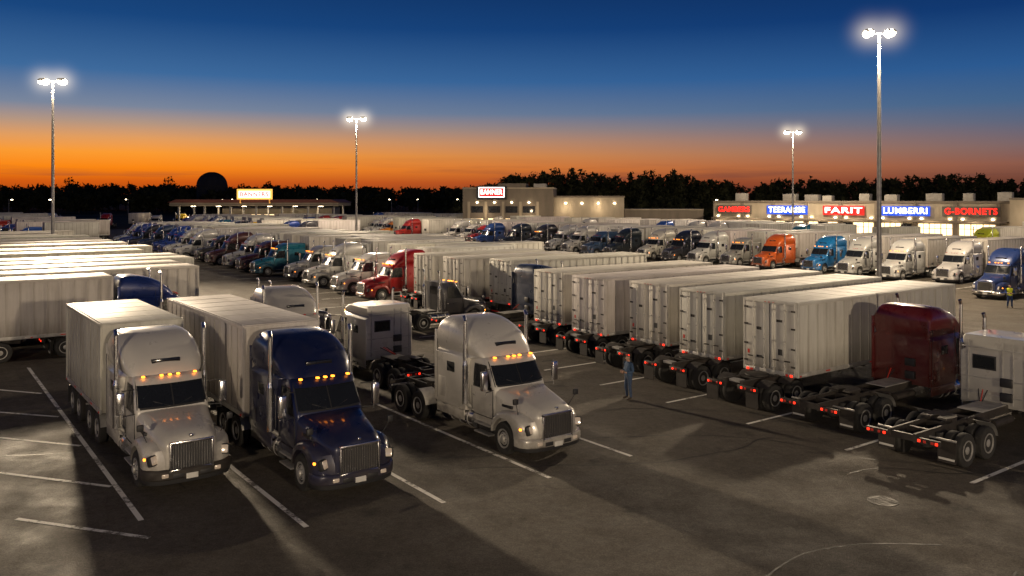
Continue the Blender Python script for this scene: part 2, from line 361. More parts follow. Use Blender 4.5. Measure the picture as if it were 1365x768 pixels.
# ------------------------------------------------------------ trailer
RC={}
def trailer_mesh(L,style=0,prot=0.0,H=4.1):
    key=(L,style,prot,H)
    if key in RC: return RC[key]
    mb=MB(); w=1.28; z0=1.16
    mb.box(-L,0,-w,w,z0,H-0.03,iTS,0.03)
    mb.box(-L+0.03,-0.03,-w+0.04,w-0.04,H-0.029,H,iTR,0.01)
    n=int(L/1.25)
    for k in range(1,n):
        x=-L*k/n; mb.box(x-0.02,x+0.02,-w+0.1,w-0.1,H,H+0.008,iTR)
    for s in (1,-1):
        mb.box(-L,0,s*(w-0.02),s*(w+0.03),H-0.13,H-0.02,iTR,0.006)
        mb.box(-L,0,s*(w-0.02),s*(w+0.03),z0-0.03,z0+0.14,iA,0.006)
        x=-0.62
        while x>-L+0.3:
            mb.box(x-0.03,x+0.03,s*(w-0.01),s*(w+0.02),z0+0.14,H-0.13,iTS); x-=0.62
        for x in (-0.06,-L+0.06): mb.box(x-0.06,x+0.06,s*(w-0.02),s*(w+0.034),z0-0.03,H,iTR,0.008)
        m=int(L/1.6)
        for k in range(m): mb.box(-L+0.3+k*1.6,-L+0.6+k*1.6,s*(w+0.012),s*(w+0.036),z0+0.03,z0+0.08,iRD if k%2 else iW)
        for x in (-0.2,-L/2,-L+0.2): mb.box(x-0.05,x+0.05,s*(w+0.01),s*(w+0.05),z0+0.0,z0+0.05,iRD)
        mb.box(-2.3,-2.18,s*0.75,s*0.87,0.25,z0,iF); mb.box(-2.36,-2.12,s*0.7,s*0.92,0.14,0.2,iF)
        mb.box(-L-0.035,-L,s*(w-0.10),s*(w+0.0),z0,H-0.02,iTR,0.008)
        mb.box(-L-0.028,-L,s*0.016,s*(w-0.11),z0+0.16,H-0.16,iTS,0.01)
        for yy in (0.22,0.75):
            mb.tube((-L-0.06,s*yy,z0+0.05),(-L-0.06,s*yy,H-0.08),0.017,iA,n=8)
            for z in (z0+0.25,2.5,H-0.35): mb.box(-L-0.085,-L-0.028,s*yy-0.05,s*yy+0.05,z-0.03,z+0.03,iA)
            mb.box(-L-0.1,-L-0.06,s*yy,s*(yy+0.26),z0+0.55,z0+0.6,iF)
        for z in (1.5,2.2,3.0,3.7): mb.box(-L-0.055,-L-0.02,s*(w-0.24),s*(w-0.05),z,z+0.07,iF)
        for yy in (0.85,1.05): mb.box(-L-0.06,-L-0.035,s*yy-0.055,s*yy+0.055,z0-0.02,z0+0.07,iRed if yy>1 else iRD,0.01)
        mb.box(-L-0.02,-L+0.06,s*0.55,s*0.63,0.55,z0,iF)
    mb.box(-L-0.012,-L-0.002,-0.014,0.014,z0+0.16,H-0.16,iB)
    mb.box(-L-0.035,-L,-w+0.1,w-0.1,H-0.14,H-0.02,iTR,0.006); mb.box(-L-0.035,-L,-w+0.1,w-0.1,z0-0.05,z0+0.13,iA,0.006)
    for y in (-0.2,0,0.2): mb.box(-L-0.05,-L-0.03,y-0.04,y+0.04,H-0.1,H-0.07,iRD)
    mb.box(-L-0.05,-L+0.05,-1.1,1.1,0.5,0.62,iF,0.01)
    mb.box(-L-0.062,-L-0.05,-1.0,1.0,0.53,0.58,iRD)
    for (y,z,a,b,mt) in ((0.5,2.9,0.12,0.06,iF),(-0.52,2.05,0.1,0.12,iB),(0.48,1.75,0.14,0.05,iB),(-0.48,3.3,0.14,0.05,iF),(1.02,1.9,0.05,0.08,iRD)):
        mb.box(-L-0.034,-L-0.027,y-a,y+a,z-b,z+b,mt)
    mb.box(0,0.04,-0.9,0.9,1.5,1.53,iA); mb.box(0.0,0.1,-0.35,0.35,1.9,2.3,iB,0.02)
    if style==1:
        mb.box(0,0.42,-0.95,0.95,2.3,3.9,iW,0.06); mb.box(0.42,0.44,-0.7,0.7,2.5,3.1,iB)
        for k in range(6): mb.box(0.42,0.445,-0.75,0.75,3.25+k*0.08,3.29+k*0.08,iB)
    rb=-L-prot
    for s in (1,-1):
        mb.box(rb+0.1,-L+3.4,s*0.36,s*0.5,0.82,z0-0.0,iF)
        mb.box(rb+0.03,rb+0.06,s*0.68,s*1.24,0.25,0.9,iB if prot==0 else iF)
    for k in range(int(L/0.9)): mb.box(-0.5-k*0.9-0.04,-0.5-k*0.9+0.04,-w+0.02,w-0.02,z0-0.12,z0-0.001,iF)
    ax=(rb+1.1,rb+2.45)
    for a in ax: dual(mb,a)
    if prot>0:
        for s in (1,-1):
            mb.box(rb,rb+0.12,s*0.3,s*1.2,0.86,1.04,iF,0.01)
            for k,yy in enumerate((0.5,0.68,0.98,1.12)): mb.box(rb-0.03,rb,s*(yy-0.04),s*(yy+0.04),0.91,0.99,iRed if k in(0,3) else iRD,0.01)
            for a in ax:
                pts=[(a+0.6*math.cos(t),0.54+0.6*math.sin(t)) for t in [R(40)+R(100)*i/8 for i in range(9)]]
                mb.patch([[(x,s*0.66,z) for x,z in pts],[(x,s*1.24,z) for x,z in pts]],iF)
        for x in (rb+0.5,rb+1.7,rb+2.9): mb.box(x-0.06,x+0.06,-0.4,0.4,0.86,1.1,iF)
        cx=rb+1.6
        mb.lathe_z((cx,0,1.15),[(0.42,0),(0.46,0.02),(0.46,0.07),(0.4,0.09)],iF,20)
        mb.box(cx-0.6,cx+0.6,-0.5,0.5,1.1,1.15,iF)
        mb.box(rb+0.2,rb+0.5,-0.25,0.25,1.06,1.16,iA)
    RC[key]=mb.mesh('semi_trailer'); return RC[key]

WHT=(0.60,0.575,0.53)
def jit(c,a=0.16):
    k=1+random.uniform(-a,a); return tuple(min(0.95,x*k*(1+random.uniform(-0.03,0.03))) for x in c)
def tractor(u,v,head,kind,color,long=False,bp='paint',lights=True):
    return obj('semi_truck_tractor',tractor_mesh(kind,long,bp,lights),W(u,v),head,color)
def trailer(u,v,head,L,color=WHT,style=0,prot=0.0):
    return obj('semi_trailer',trailer_mesh(L,style,prot),W(u,v),head,jit(color))
def semi(u,v,head,kind,color,L,tcol=WHT,style=0,bp='paint',lights=True):
    tractor(u,v,head,kind,color,bp=bp,lights=lights)
    g=5.85 if kind!='day' else 4.2
    if style==1: g=6.35
    du=math.cos(head-HB)*g; dv=math.sin(head-HB)*g
    trailer(u-du,v-dv,head,L,tcol,style)
TOW=HA+math.pi
# --- foreground
NAVY=(0.007,0.012,0.052); SILV=(0.58,0.56,0.52)
semi(6.7,24.3,TOW,'high',SILV,6.8,bp='dark')
semi(10.35,21.2,TOW,'high',NAVY,9.4)
tractor(16.9,20.6,TOW,'high',(0.56,0.54,0.50))
tractor(14.9,34.4,TOW,'high',(0.5,0.48,0.44),lights=False)
tractor(18.1,39.7,HA,'mid',(0.55,0.53,0.49))
# --- left block
semi(15.2,50.0,HB,'high',(0.012,0.03,0.15),7.6,lights=False)
tractor(20.6,46.6,HB,'day',(0.02,0.02,0.03),lights=False)
v=54.3
while v<126:
    Lr=random.choice((12.5,14.5)); trailer(17.0+random.uniform(-2.2,1.5),v,HB,Lr,(0.54,0.52,0.47)); v+=random.choice((3.9,4.4,5.5,7.5))
# --- right front row
tractor(36.4,13.75,HB,'mid',(0.42,0.41,0.38),long=True)
tractor(37.4,17.7,HB,'high',(0.085,0.006,0.007),long=True)
for i,(vv,L,uu) in enumerate(((21.4,12.5,28.6),(25.5,12.5,29.2),(29.4,12.5,29.8),(33.4,12.5,29.4),(37.5,12.5,30.0))):
    trailer(uu+L,vv,HB,L,(0.58,0.56,0.51),0,2.4 if i<3 else 1.2)
tractor(37.6,42.6,HB,'high',(0.012,0.025,0.06),long=True)
tractor(31.4,46.4,HB,'day',(0.04,0.04,0.05))
trailer(33+12.5,46.4,HB,12.5,WHT)
for vv in (50.2,54.4): trailer(31.6+10.5,vv,HB,10.5,(0.58,0.56,0.51),0,1.2)
# --- middle row facing -B
HC=HB+math.pi
W_=(0.58,0.57,0.54)
cols=[(61.3,(0.33,0.008,0.01)),(67.5,W_),(74.5,W_),(81,W_),(88,(0.015,0.16,0.24)),(94,(0.07,0.015,0.015)),(100,W_),(106,(0.09,0.03,0.03)),(112,(0.045,0.04,0.035)),(118,W_),(124,W_),(130,(0.02,0.06,0.32)),(135,(0.015,0.05,0.28)),(141,(0.03,0.05,0.1)),(146,(0.03,0.03,0.04)),(152,(0.02,0.04,0.2)),(158,W_)]
for i,(vv,c) in enumerate(cols):
    kd='high' if (random.random()<0.65 or i==0) else 'mid'
    semi(29.8+random.uniform(0,1.6),vv,HC,kd,c,random.choice((8.5,10.5)),jit(WHT),lights=i<5,style=int(i%4==2))
    if i%3!=1 and i+1<len(cols): trailer(38+random.uniform(0,3),(vv+cols[i+1][0])/2,HC,random.choice((8.5,10.5)),jit(WHT),style=i%2)
# --- back row facing -B at u=80
bcols={46:(0.6,0.6,0.58),41:(0.62,0.6,0.58),51:(0.5,0.5,0.48),55.5:(0.012,0.16,0.42),62:(0.6,0.11,0.015),71.5:(0.6,0.6,0.57),76:(0.02,0.025,0.04),86.6:(0.02,0.03,0.04),97:(0.62,0.6,0.56),107.5:(0.03,0.03,0.04),113:(0.02,0.03,0.05),120:(0.02,0.07,0.28),66.5:(0.3,0.3,0.28),91.5:(0.05,0.10,0.2),102:(0.5,0.5,0.5),81:(0.6,0.58,0.52)}
for i,(vv,c) in enumerate(bcols.items()):
    semi(79.5+random.uniform(0,2),vv,HC,'high' if random.random()<0.8 else 'mid',c,random.choice((8.5,10.5,12.5)),jit(WHT),lights=i%3==0,style=int(i%3==1))
tractor(71.5,32.6,HC,'high',(0.012,0.03,0.12),bp='chrome')
semi(121,57,HC,'high',(0.5,0.55,0.03),8.5,lights=False)
rc=[(0.6,0.58,0.55)]*5+[(0.4,0.02,0.015),(0.02,0.05,0.25),(0.65,0.22,0.02),(0.04,0.04,0.05),(0.02,0.18,0.3),(0.6,0.42,0.03),(0.03,0.1,0.4),(0.4,0.02,0.015)]
def fill(u,v0,v1,steps,kf=0.7,rot=(0,)):
    v=v0
    while v<v1:
        c=random.choice(rc)
        if random.random()<0.25: trailer(u+random.uniform(0,6),v,HC,random.choice((8.5,12.5)),jit(WHT))
        else: semi(u+random.uniform(0,3),v,HC+random.choice(rot),'high' if random.random()<kf else 'mid',c,random.choice((8.5,12.5)),jit(WHT),lights=False)
        v+=random.choice(steps)
fill(82,126,232,(4.6,5,9)); fill(112,66,235,(5,6,11)); fill(56,150,235,(5,6,9),0.6); fill(14,165,300,(6,8,12),0.3,(0,0,math.pi/2))
for k in range(12):
    x=-165+k*7+random.uniform(-2,2)
    if random.random()<0.7: obj('semi_truck_tractor',tractor_mesh(random.choice(('high','mid')),False,'paint',False),(x,232+random.uniform(-6,6),0),-math.pi/2+0.1,random.choice(rc))
    else: obj('semi_trailer',trailer_mesh(8.5,0,0),(x,240,0),-math.pi/2,jit(WHT))

# ------------------------------------------------------------ ground
def sheet(name,pts,z,mat,cx=None):
    me=bpy.data.meshes.new(name); me.from_pydata([(p[0],p[1],z) for p in pts],[],[tuple(range(len(pts)))]); me.materials.append(mat)
    return obj(name,me)
def mk_asphalt():
    m,nt,bs=newmat('asphalt')
    tc=N(nt,'ShaderNodeTexCoord').outputs['Object']
    big=noise(nt,tc,0.06,5); mid=noise(nt,tc,0.5,6,0.65); m2=noise(nt,tc,4.5,6,0.8); fine=noise(nt,tc,20,3,0.75); grain=noise(nt,tc,60,2,0.7)
    c=mixc(nt,mrange(nt,big,0.35,0.65),(0.074,0.064,0.052),(0.108,0.094,0.076))
    c=mixc(nt,mrange(nt,mid,0.40,0.75,0,0.6),c,(0.050,0.043,0.035))
    mp=N(nt,'ShaderNodeMapping'); mp.inputs['Rotation'].default_value=(0,0,-HA); nt.links.new(tc,mp.inputs['Vector'])
    wear=noise(nt,mapping(nt,mp.outputs[0],(0.05,1.0,1)),0.9,7,0.65)
    c=mixc(nt,mrange(nt,wear,0.48,0.72,0,0.5),c,(0.036,0.031,0.027))
    wear2=noise(nt,mapping(nt,mp.outputs[0],(2.2,0.05,1)),1.0,6,0.6)
    c=mixc(nt,mrange(nt,wear2,0.56,0.72,0,0.35),c,(0.036,0.031,0.027))
    vo=N(nt,'ShaderNodeTexVoronoi'); vo.inputs['Scale'].default_value=0.42; nt.links.new(tc,vo.inputs['Vector'])
    sub=N(nt,'ShaderNodeMath',operation='ADD'); nt.links.new(vo.outputs['Distance'],sub.inputs[0]); nt.links.new(mrange(nt,noise(nt,tc,3,4),0,1,-0.25,0.25),sub.inputs[1])
    c=mixc(nt,mrange(nt,sub.outputs[0],0.02,0.18,0.75,0),c,(0.016,0.014,0.013))
    c=mixc(nt,mrange(nt,m2,0.35,0.65,0,1),mixc(nt,1.0,c,(0.70,0.70,0.70),'MULTIPLY'),mixc(nt,1.0,c,(1.3,1.3,1.3),'MULTIPLY'))
    c=mixc(nt,mrange(nt,fine,0.32,0.68,0,1),mixc(nt,1.0,c,(0.65,0.65,0.65),'MULTIPLY'),mixc(nt,1.0,c,(1.5,1.5,1.5),'MULTIPLY'))
    c=mixc(nt,mrange(nt,grain,0.57,0.72,0,0.6),c,(0.24,0.21,0.175))
    nt.links.new(c,bs.inputs['Base Color'])
    nt.links.new(mrange(nt,mid,0.3,0.65,0.58,0.9),bs.inputs['Roughness'])
    bs.inputs['Specular IOR Level'].default_value=0.25
    ad=N(nt,'ShaderNodeMath',operation='ADD'); nt.links.new(fine,ad.inputs[0]); nt.links.new(grain,ad.inputs[1])
    ad2=N(nt,'ShaderNodeMath',operation='ADD'); nt.links.new(ad.outputs[0],ad2.inputs[0]); nt.links.new(m2,ad2.inputs[1])
    bump(nt,ad2.outputs[0],bs,0.8,0.022)
    return m
ASPH=mk_asphalt()
def mk_field():
    m,nt,bs=newmat('field_grass')
    tc=N(nt,'ShaderNodeTexCoord').outputs['Object']
    c=mixc(nt,mrange(nt,noise(nt,tc,0.02,5),0.4,0.6),(0.03,0.03,0.018),(0.055,0.045,0.028))
    nt.links.new(c,bs.inputs['Base Color']); bs.inputs['Roughness'].default_value=0.95; bs.inputs['Specular IOR Level'].default_value=0.05
    return m
FIELD=mk_field()
S=4000
sheet('ground',[(-S,-S),(S,-S),(S,S),(-S,S)],-0.03,FIELD)
lot=[W(-60,-60),W(190,-60),W(190,245),W(-60,245)]
sheet('parking_lot',lot,0.0,ASPH)
def mk_line():
    m,nt,bs=newmat('road_paint')
    tc=N(nt,'ShaderNodeTexCoord').outputs['Object']
    n1=noise(nt,tc,6,6,0.75); n2=noise(nt,tc,0.8,3)
    a=N(nt,'ShaderNodeMath',operation='ADD'); nt.links.new(n1,a.inputs[0]); nt.links.new(n2,a.inputs[1])
    c=mixc(nt,mrange(nt,a.outputs[0],1.0,1.16,0,0.9),(0.8,0.78,0.72),(0.09,0.078,0.065))
    nt.links.new(c,bs.inputs['Base Color']); bs.inputs['Roughness'].default_value=0.8; bs.inputs['Specular IOR Level'].default_value=0.2
    return m
LINE=mk_line()
lv=[];lf=[]
def pline(u0,v0,u1,v1,w=0.14):
    a=W(u0,v0,0.008); b=W(u1,v1,0.008); d=(b-a).normalized(); n=Vector((-d.y,d.x,0))*w/2
    o=len(lv); lv.extend([tuple(p) for p in (a-n,b-n,b+n,a+n)]); lf.append((o,o+1,o+2,o+3))
pline(5.05,22.9,5.2,46.9)
pline(8.28,20.0,8.28,31)
pline(11.93,19.4,11.93,31); pline(15.5,19.3,15.5,30.6); pline(18.9,19.4,18.9,30.6)
for a,b in ((35.6,38.6),(31.0,34.2),(26.1,29.4)): pline(4.95,a,2.5,b)
for a in (40.3,21.6,17): pline(4.95,a,2.5,a+3.3)
v=3.85
while v<60: pline(25,v,42,v); v+=3.96
v=56
while v<160: pline(28,v,48,v); v+=4.25
v=28
while v<140: pline(77,v,100,v); v+=5
me=bpy.data.meshes.new('parking_lines'); me.from_pydata(lv,[],lf); me.materials.append(LINE); obj('parking_lines',me)
# tar-sealed cracks wandering over the asphalt
rs=random.Random(21); cv=[];cf=[]
for k in range(16):
    u,v_=rs.uniform(2,30),rs.uniform(4,34); a=rs.choice((0,0,math.pi/2))+rs.uniform(-0.25,0.25); n=rs.randint(14,40)
    prev=None
    for i in range(n):
        p=W(u,v_,0.004+0.0001*k); w_=rs.uniform(0.012,0.035); t=a+HB; nx,ny=-math.sin(t)*w_,math.cos(t)*w_
        cv+= [(p.x-nx,p.y-ny,p.z),(p.x+nx,p.y+ny,p.z)]
        if prev is not None: cf.append((prev,prev+1,len(cv)-1,len(cv)-2))
        prev=len(cv)-2
        a+=rs.uniform(-0.28,0.28); st=rs.uniform(0.25,0.5); u+=math.cos(a)*st; v_+=math.sin(a)*st
me=bpy.data.meshes.new('crack_sealant'); me.from_pydata(cv,[],cf); me.materials.append(simple('tar',(0.014,0.013,0.012),0.55)); obj('crack_sealant',me)
mb=MB(); mb.lathe_z((0,0,0),[(0.40,0.0),(0.40,0.008),(0.34,0.010)],0,28)
for i in range(-3,4): mb.box(-0.25,0.25,i*0.085-0.02,i*0.085+0.02,0.010,0.016,0)
obj('manhole_cover',mb.mesh('manhole_cover',[FRAME]),W(21.6,12.5),0.4)

# ------------------------------------------------------------ street lamps
POLE=simple('galvanised_steel',(0.32,0.31,0.3),0.45,0.6)
LAMPM=simple('lamp_lens',(1,1,1),0.3,emit=(1,0.88,0.68),es=45,dirt=0)
LCOL=(1.0,0.79,0.54)
def mk_lamp_glow():  # added glow ball: fading volume emission imitates the glare around a lamp
    m=bpy.data.materials.new('lamp_glow'); m.use_nodes=True; nt=m.node_tree
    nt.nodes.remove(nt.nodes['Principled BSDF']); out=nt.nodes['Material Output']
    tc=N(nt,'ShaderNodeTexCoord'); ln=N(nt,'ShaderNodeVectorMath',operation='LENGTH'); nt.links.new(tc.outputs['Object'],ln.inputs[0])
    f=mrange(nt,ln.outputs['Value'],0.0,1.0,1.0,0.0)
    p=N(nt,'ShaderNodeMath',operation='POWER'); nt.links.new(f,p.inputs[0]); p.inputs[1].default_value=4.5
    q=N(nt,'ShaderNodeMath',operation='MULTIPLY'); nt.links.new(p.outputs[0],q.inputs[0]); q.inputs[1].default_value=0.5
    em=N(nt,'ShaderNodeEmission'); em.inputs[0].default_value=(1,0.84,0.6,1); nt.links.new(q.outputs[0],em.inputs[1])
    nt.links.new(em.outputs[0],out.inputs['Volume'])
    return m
GLOW=mk_lamp_glow()
def sphere_mesh(name,mat):
    me=bpy.data.meshes.new(name); b=bmesh.new(); bmesh.ops.create_icosphere(b,subdivisions=3,radius=1); b.to_mesh(me); b.free(); me.materials.append(mat); return me
HM=sphere_mesh('lamp_glow',GLOW)
def street_lamp(x,y,h,power,floods=(),heads=4,size=1.0,rot=0.0,glow=0):
    mb=MB(); mats=[POLE,LAMPM,FRAME]
    mb.lathe_z((0,0,0),[(0.35,0),(0.35,0.7),(0.2,0.72)],2,20)
    mb.lathe_z((0,0,0.7),[(0.2,0),(0.17,h*0.5),(0.11,h-0.7)],0,14)
    mb.box(-0.9*size,0.9*size,-0.05,0.05,h-0.12,h-0.04,0)
    for s in (-1,1):
        for t in (-1,1):
            M=Matrix.Translation((s*1.0*size,t*0.33*size,h))@Matrix.Rotation(t*R(-30),4,'X')
            mb.box(-0.36*size,0.36*size,-0.26*size,0.26*size,0.06,0.2,0,0.05,M)
            mb.box(-0.32*size,0.32*size,-0.24*size,0.24*size,-0.2*size,0.059,1,0.05,M)
            mb.lathe_z((s*1.0*size,t*0.33*size,h-0.42*size),[(0.06,0),(0.22*size,0.06),(0.29*size,0.17),(0.3*size,0.28),(0.24*size,0.5),(0.1*size,0.6)],1,16)
    o=obj('street_lamp',mb.mesh('street_lamp',mats),(x,y,0),rot)
    if glow:  # added glow spheres, one around each pair of heads
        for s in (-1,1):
            k=obj('lamp_glow',HM,(s*1.0*size,0,h),0,None,o); k.scale=(glow,)*3
    if power:
        l=bpy.data.lights.new('lamp_light','POINT'); l.energy=power; l.color=LCOL; l.shadow_soft_size=0.8
        lo=bpy.data.objects.new('lamp_light',l); COL.objects.link(lo); lo.parent=o; lo.location=(0,0,h-0.9)
    for (tx,ty,sp,fp) in floods:
        l=bpy.data.lights.new('flood_light','SPOT'); l.energy=fp; l.color=LCOL; l.shadow_soft_size=1.6; l.spot_size=R(sp); l.spot_blend=1.0
        lo=bpy.data.objects.new('flood_light',l); COL.objects.link(lo)
        p=Vector((x,y,h-0.6)); d=Vector((tx,ty,0))-p
        lo.rotation_euler=d.to_track_quat('-Z','Y').to_euler(); lo.location=p
        lo.parent=o; lo.matrix_parent_inverse=(Matrix.Translation((x,y,0))@Matrix.Rotation(rot,4,'Z')).inverted()
    return o
street_lamp(-54.5,100,22.2,10000,((4,22,62,430000),),size=1.1,glow=3.6)
street_lamp(-27.7,150,22.5,40000,size=1.2,glow=4.0)
street_lamp(55,165,21.3,40000,size=1.15,glow=3.8)
street_lamp(30.5,70,22.0,52000,size=0.9,glow=3.2)
street_lamp(42,-44,14,112000)
street_lamp(-18,-40,14,62000)
street_lamp(95,110,22,40000)

# ------------------------------------------------------------ buildings
def mk_wall(n,c1,c2,block=0.0):
    m,nt,bs=newmat(n)
    tc=N(nt,'ShaderNodeTexCoord').outputs['Object']
    c=mixc(nt,mrange(nt,noise(nt,mapping(nt,tc,(1,1,0.3)),0.8,5),0.35,0.7),c1,c2)
    nt.links.new(c,bs.inputs['Base Color']); bs.inputs['Roughness'].default_value=0.85
    return m
WALL=mk_wall('stucco',(0.34,0.29,0.22),(0.27,0.23,0.17)); WALL2=mk_wall('stucco_dark',(0.17,0.14,0.11),(0.13,0.11,0.085))
WARM=simple('lit_window',(0.9,0.7,0.4),0.3,emit=(1,0.72,0.4),es=2.4,dirt=0.5,dscale=0.8)
WARM2=simple('wall_lamp',(1,0.9,0.7),0.3,emit=(1,0.8,0.5),es=25,dirt=0)
SRED=simple('sign_red',(0.5,0.01,0.01),0.3,emit=(1,0.02,0.012),es=2.0,dirt=0)
SREDB=simple('sign_red_panel',(0.3,0.01,0.01),0.3,emit=(0.9,0.01,0.01),es=0.75,dirt=0)
SBLUE=simple('sign_blue_panel',(0.01,0.04,0.3),0.3,emit=(0.008,0.09,0.8),es=0.85,dirt=0)
SDARK=simple('sign_backing',(0.10,0.085,0.07),0.7)
SWHITE=simple('sign_white',(0.9,0.9,0.9),0.3,emit=(1,0.97,0.9),es=2.2,dirt=0)
SGOLD=simple('sign_gold',(0.8,0.5,0.1),0.3,emit=(1,0.5,0.1),es=1.3,dirt=0)
CONC=simple('concrete',(0.33,0.31,0.28),0.85)
ROOFM=simple('roof_gravel',(0.12,0.11,0.10),0.9)
def text(s,mat,size,M,parent,name='lettering'):
    cu=bpy.data.curves.new(name,'FONT'); cu.body=s; cu.size=size; cu.align_x='CENTER'; cu.align_y='CENTER'; cu.extrude=0.05; cu.offset=size*0.02
    cu.space_character=1.12
    cu.materials.append(mat)
    o=bpy.data.objects.new(name,cu); COL.objects.link(o); o.parent=parent; o.matrix_local=M@Matrix.Rotation(R(90),4,'X'); return o
BM=[WALL,WALL2,WARM,BLACK,GLASS,ROOFM,CONC,ALUM,WARM2]
def part(name,mb,mats,parent,loc=(0,0,0)):
    return obj(name,mb.mesh(name,mats),loc,0,None,parent)
def empty(name,loc,rz):
    e=bpy.data.objects.new(name,None); COL.objects.link(e); e.location=loc; e.rotation_euler=(0,0,rz); return e
def wlight(parent,x,y,z,p,c=(1,0.76,0.48)):
    l=bpy.data.lights.new('wall_light','POINT'); l.energy=p; l.color=c; l.shadow_soft_size=0.3
    o=bpy.data.objects.new('wall_light',l); COL.objects.link(o); o.parent=parent; o.location=(x,y,z)
p0=Vector((46,192,0)); p1=Vector((90,152,0)); d=p1-p0; Lb=d.length; ang=math.atan2(d.y,d.x)
e=empty('truck_stop_store',p0,ang)
mb=MB()
mb.box(0,Lb,0,22,0,7.3,0); mb.box(-0.15,Lb+0.15,-0.15,22.15,7.3,7.75,1,0.04)
mb.box(0.3,Lb-0.3,-1.8,-0.003,3.7,4.05,1,0.04)
mb.box(-0.1,Lb+0.1,-0.08,-0.004,0,0.8,6)
for k in range(int(Lb/7.2)+1):
    mb.box(k*7.2-0.35 if k else 0.01,k*7.2+0.35,-0.4,-0.005,0,7.29,1,0.03)
part('walls',mb,BM,e)
mb=MB()
random.seed(3)
for k in range(int(Lb/7.2)):
    x0=k*7.2+0.6
    for j in range(3):
        xa=x0+j*2.05; mb.box(xa,xa+1.85,-0.06,-0.006,0.85 if j!=1 else 0.1,3.4,2 if random.random()<0.8 else 4)
        mb.box(xa+0.88,xa+0.96,-0.1,-0.061,0.85 if j!=1 else 0.1,3.4,3)
        mb.box(xa-0.05,xa+1.9,-0.1,-0.061,2.5,2.58,3)
    mb.box(x0+0.4,x0+0.8,-0.3,-0.1,4.3,4.45,8); mb.box(x0+5.4,x0+5.8,-0.3,-0.1,4.3,4.45,8)
part('windows',mb,BM,e)
mb=MB()
for k in range(9):
    x=4+k*6.2+random.uniform(-1,1); y=random.uniform(3,14); h=random.uniform(1.0,1.8); w=random.uniform(1.6,3.2)
    mb.box(x,x+w,y,y+1.8,7.5,7.75+h,6,0.05); mb.lathe_z((x+w/2,y+0.9,7.7+h),[(0.6,0.0),(0.6,0.15),(0.5,0.2)],3,16)
part('rooftop_air_units',mb,BM,e)
for k in range(0,int(Lb/7.2),1):
    wlight(e,k*7.2+3.6,-3.0,3.4,200)
def sign(x,wd,txt,panel,let,z=5.8,hh=1.9,parent=e,y=-0.45):
    if panel:
        m=MB(); m.box(x-wd/2,x+wd/2,y,y+0.25,z-hh/2,z+hh/2,0,0.05); part('sign_panel',m,[panel],parent)
    t=text(txt,let,hh*0.86,Matrix.Translation((x,y-0.08,z)),parent)
    bpy.context.view_layer.update()
    if t.dimensions.x>0: 
        s=(wd*0.9)/t.dimensions.x; t.scale=(s,1,1)
sign(5.2,8.4,'GAMBERS',SDARK,SRED); sign(17.5,9.0,'TEERARISE',SBLUE,SWHITE); sign(29.5,8.4,'FARIT',SREDB,SWHITE); sign(41.5,9.0,'LUMBERRI',SBLUE,SWHITE); sign(53,9.8,'G-BORNETS',SDARK,SRED)
e2=empty('warehouse',Vector((90.2,151.5,0)),ang)
mb=MB(); mb.box(0,40,-3,24,0,8.0,0); mb.box(-0.1,40.1,-3.1,24.1,8.0,8.35,1,0.04)
for k in range(5): mb.box(2+k*7,6+k*7,-3.08,-3.005,0,4.2,7)
for k in range(5): mb.box(3.8+k*7,4.2+k*7,-3.3,-3.1,5.2,5.4,8)
part('walls',mb,BM,e2); wlight(e2,4,-5,4.8,300)
e3=empty('service_building',Vector((-12,205,0)),R(-6))
mb=MB()
mb.box(0,22,0,16,0,10.6,1); mb.box(-0.1,22.1,-0.1,16.1,10.6,10.95,0,0.04)
mb.box(8,15,5,12,10.9,12.0,1,0.05); mb.box(17,20,4,9,10.9,11.9,6,0.05)
mb.box(22.05,39,1.5,18,0,8.5,0); mb.box(22.05,39.15,1.35,18.15,8.5,8.9,1,0.04)
mb.box(39.2,58,4,16,0,5.4,1); mb.box(39.2,58.1,3.9,16.1,5.4,5.7,0,0.04)
mb.box(3.5,10.8,-0.6,-0.11,8.0,11.3,3,0.05)
for k in range(5): mb.box(1.2+k*4.2,1.8+k*4.2,-0.14,-0.004,0,7.5,0)
part('walls',mb,BM,e3)
mb=MB()
for k in range(4): mb.box(2.1+k*4.2,5.0+k*4.2,-0.08,-0.005,0.6,3.4,2)
for k in range(4): mb.box(2.1+k*4.2,5.0+k*4.2,-0.08,-0.005,4.8,6.4,4)
for k in range(4): mb.box(23.5+k*3.9,26.3+k*3.9,1.42,1.495,0.6,3.6,2); mb.box(24.8+k*3.9,25.2+k*3.9,1.2,1.4,7.0,7.2,8)
for k in range(4): mb.box(3.4+k*4.2,3.8+k*4.2,-0.3,-0.1,7.2,7.4,8)
part('windows',mb,BM,e3)
m=MB(); m.box(4.0,10.3,-0.75,-0.61,8.5,11.0,0,0.04); part('sign_frame',m,[SWHITE],e3)
sign(7.15,5.9,'BANNER',SREDB,SWHITE,z=9.75,hh=2.0,parent=e3,y=-0.95)
for k in (0,2): wlight(e3,25+k*3.9,-0.4,6.0,300); wlight(e3,5.6+k*5.5,-2.4,5.2,260)
e4=empty('fuel_station_canopy',Vector((-96,236,0)),R(-3))
mb=MB()
mb.box(0,48,0,14,6.2,7.1,0,0.05); mb.box(0.2,47.8,0.2,13.8,6.1,6.199,1)
mb.box(0,48,-0.03,-0.004,6.55,6.75,1)
prof=[(-0.4,7.101),(48.4,7.101),(46,8.0),(2,8.0)]
mb.loft([[(x,-0.3,z) for x,z in prof],[(x,14.3,z) for x,z in prof]],4)
for k in range(7):
    for y in (2,12): mb.box(1.5+k*7.4,2.0+k*7.4,y,y+0.5,0,6.1,2,0.03)
    mb.box(3.5+k*6.2,4.4+k*6.2,6,7,0,2.0,3,0.06)
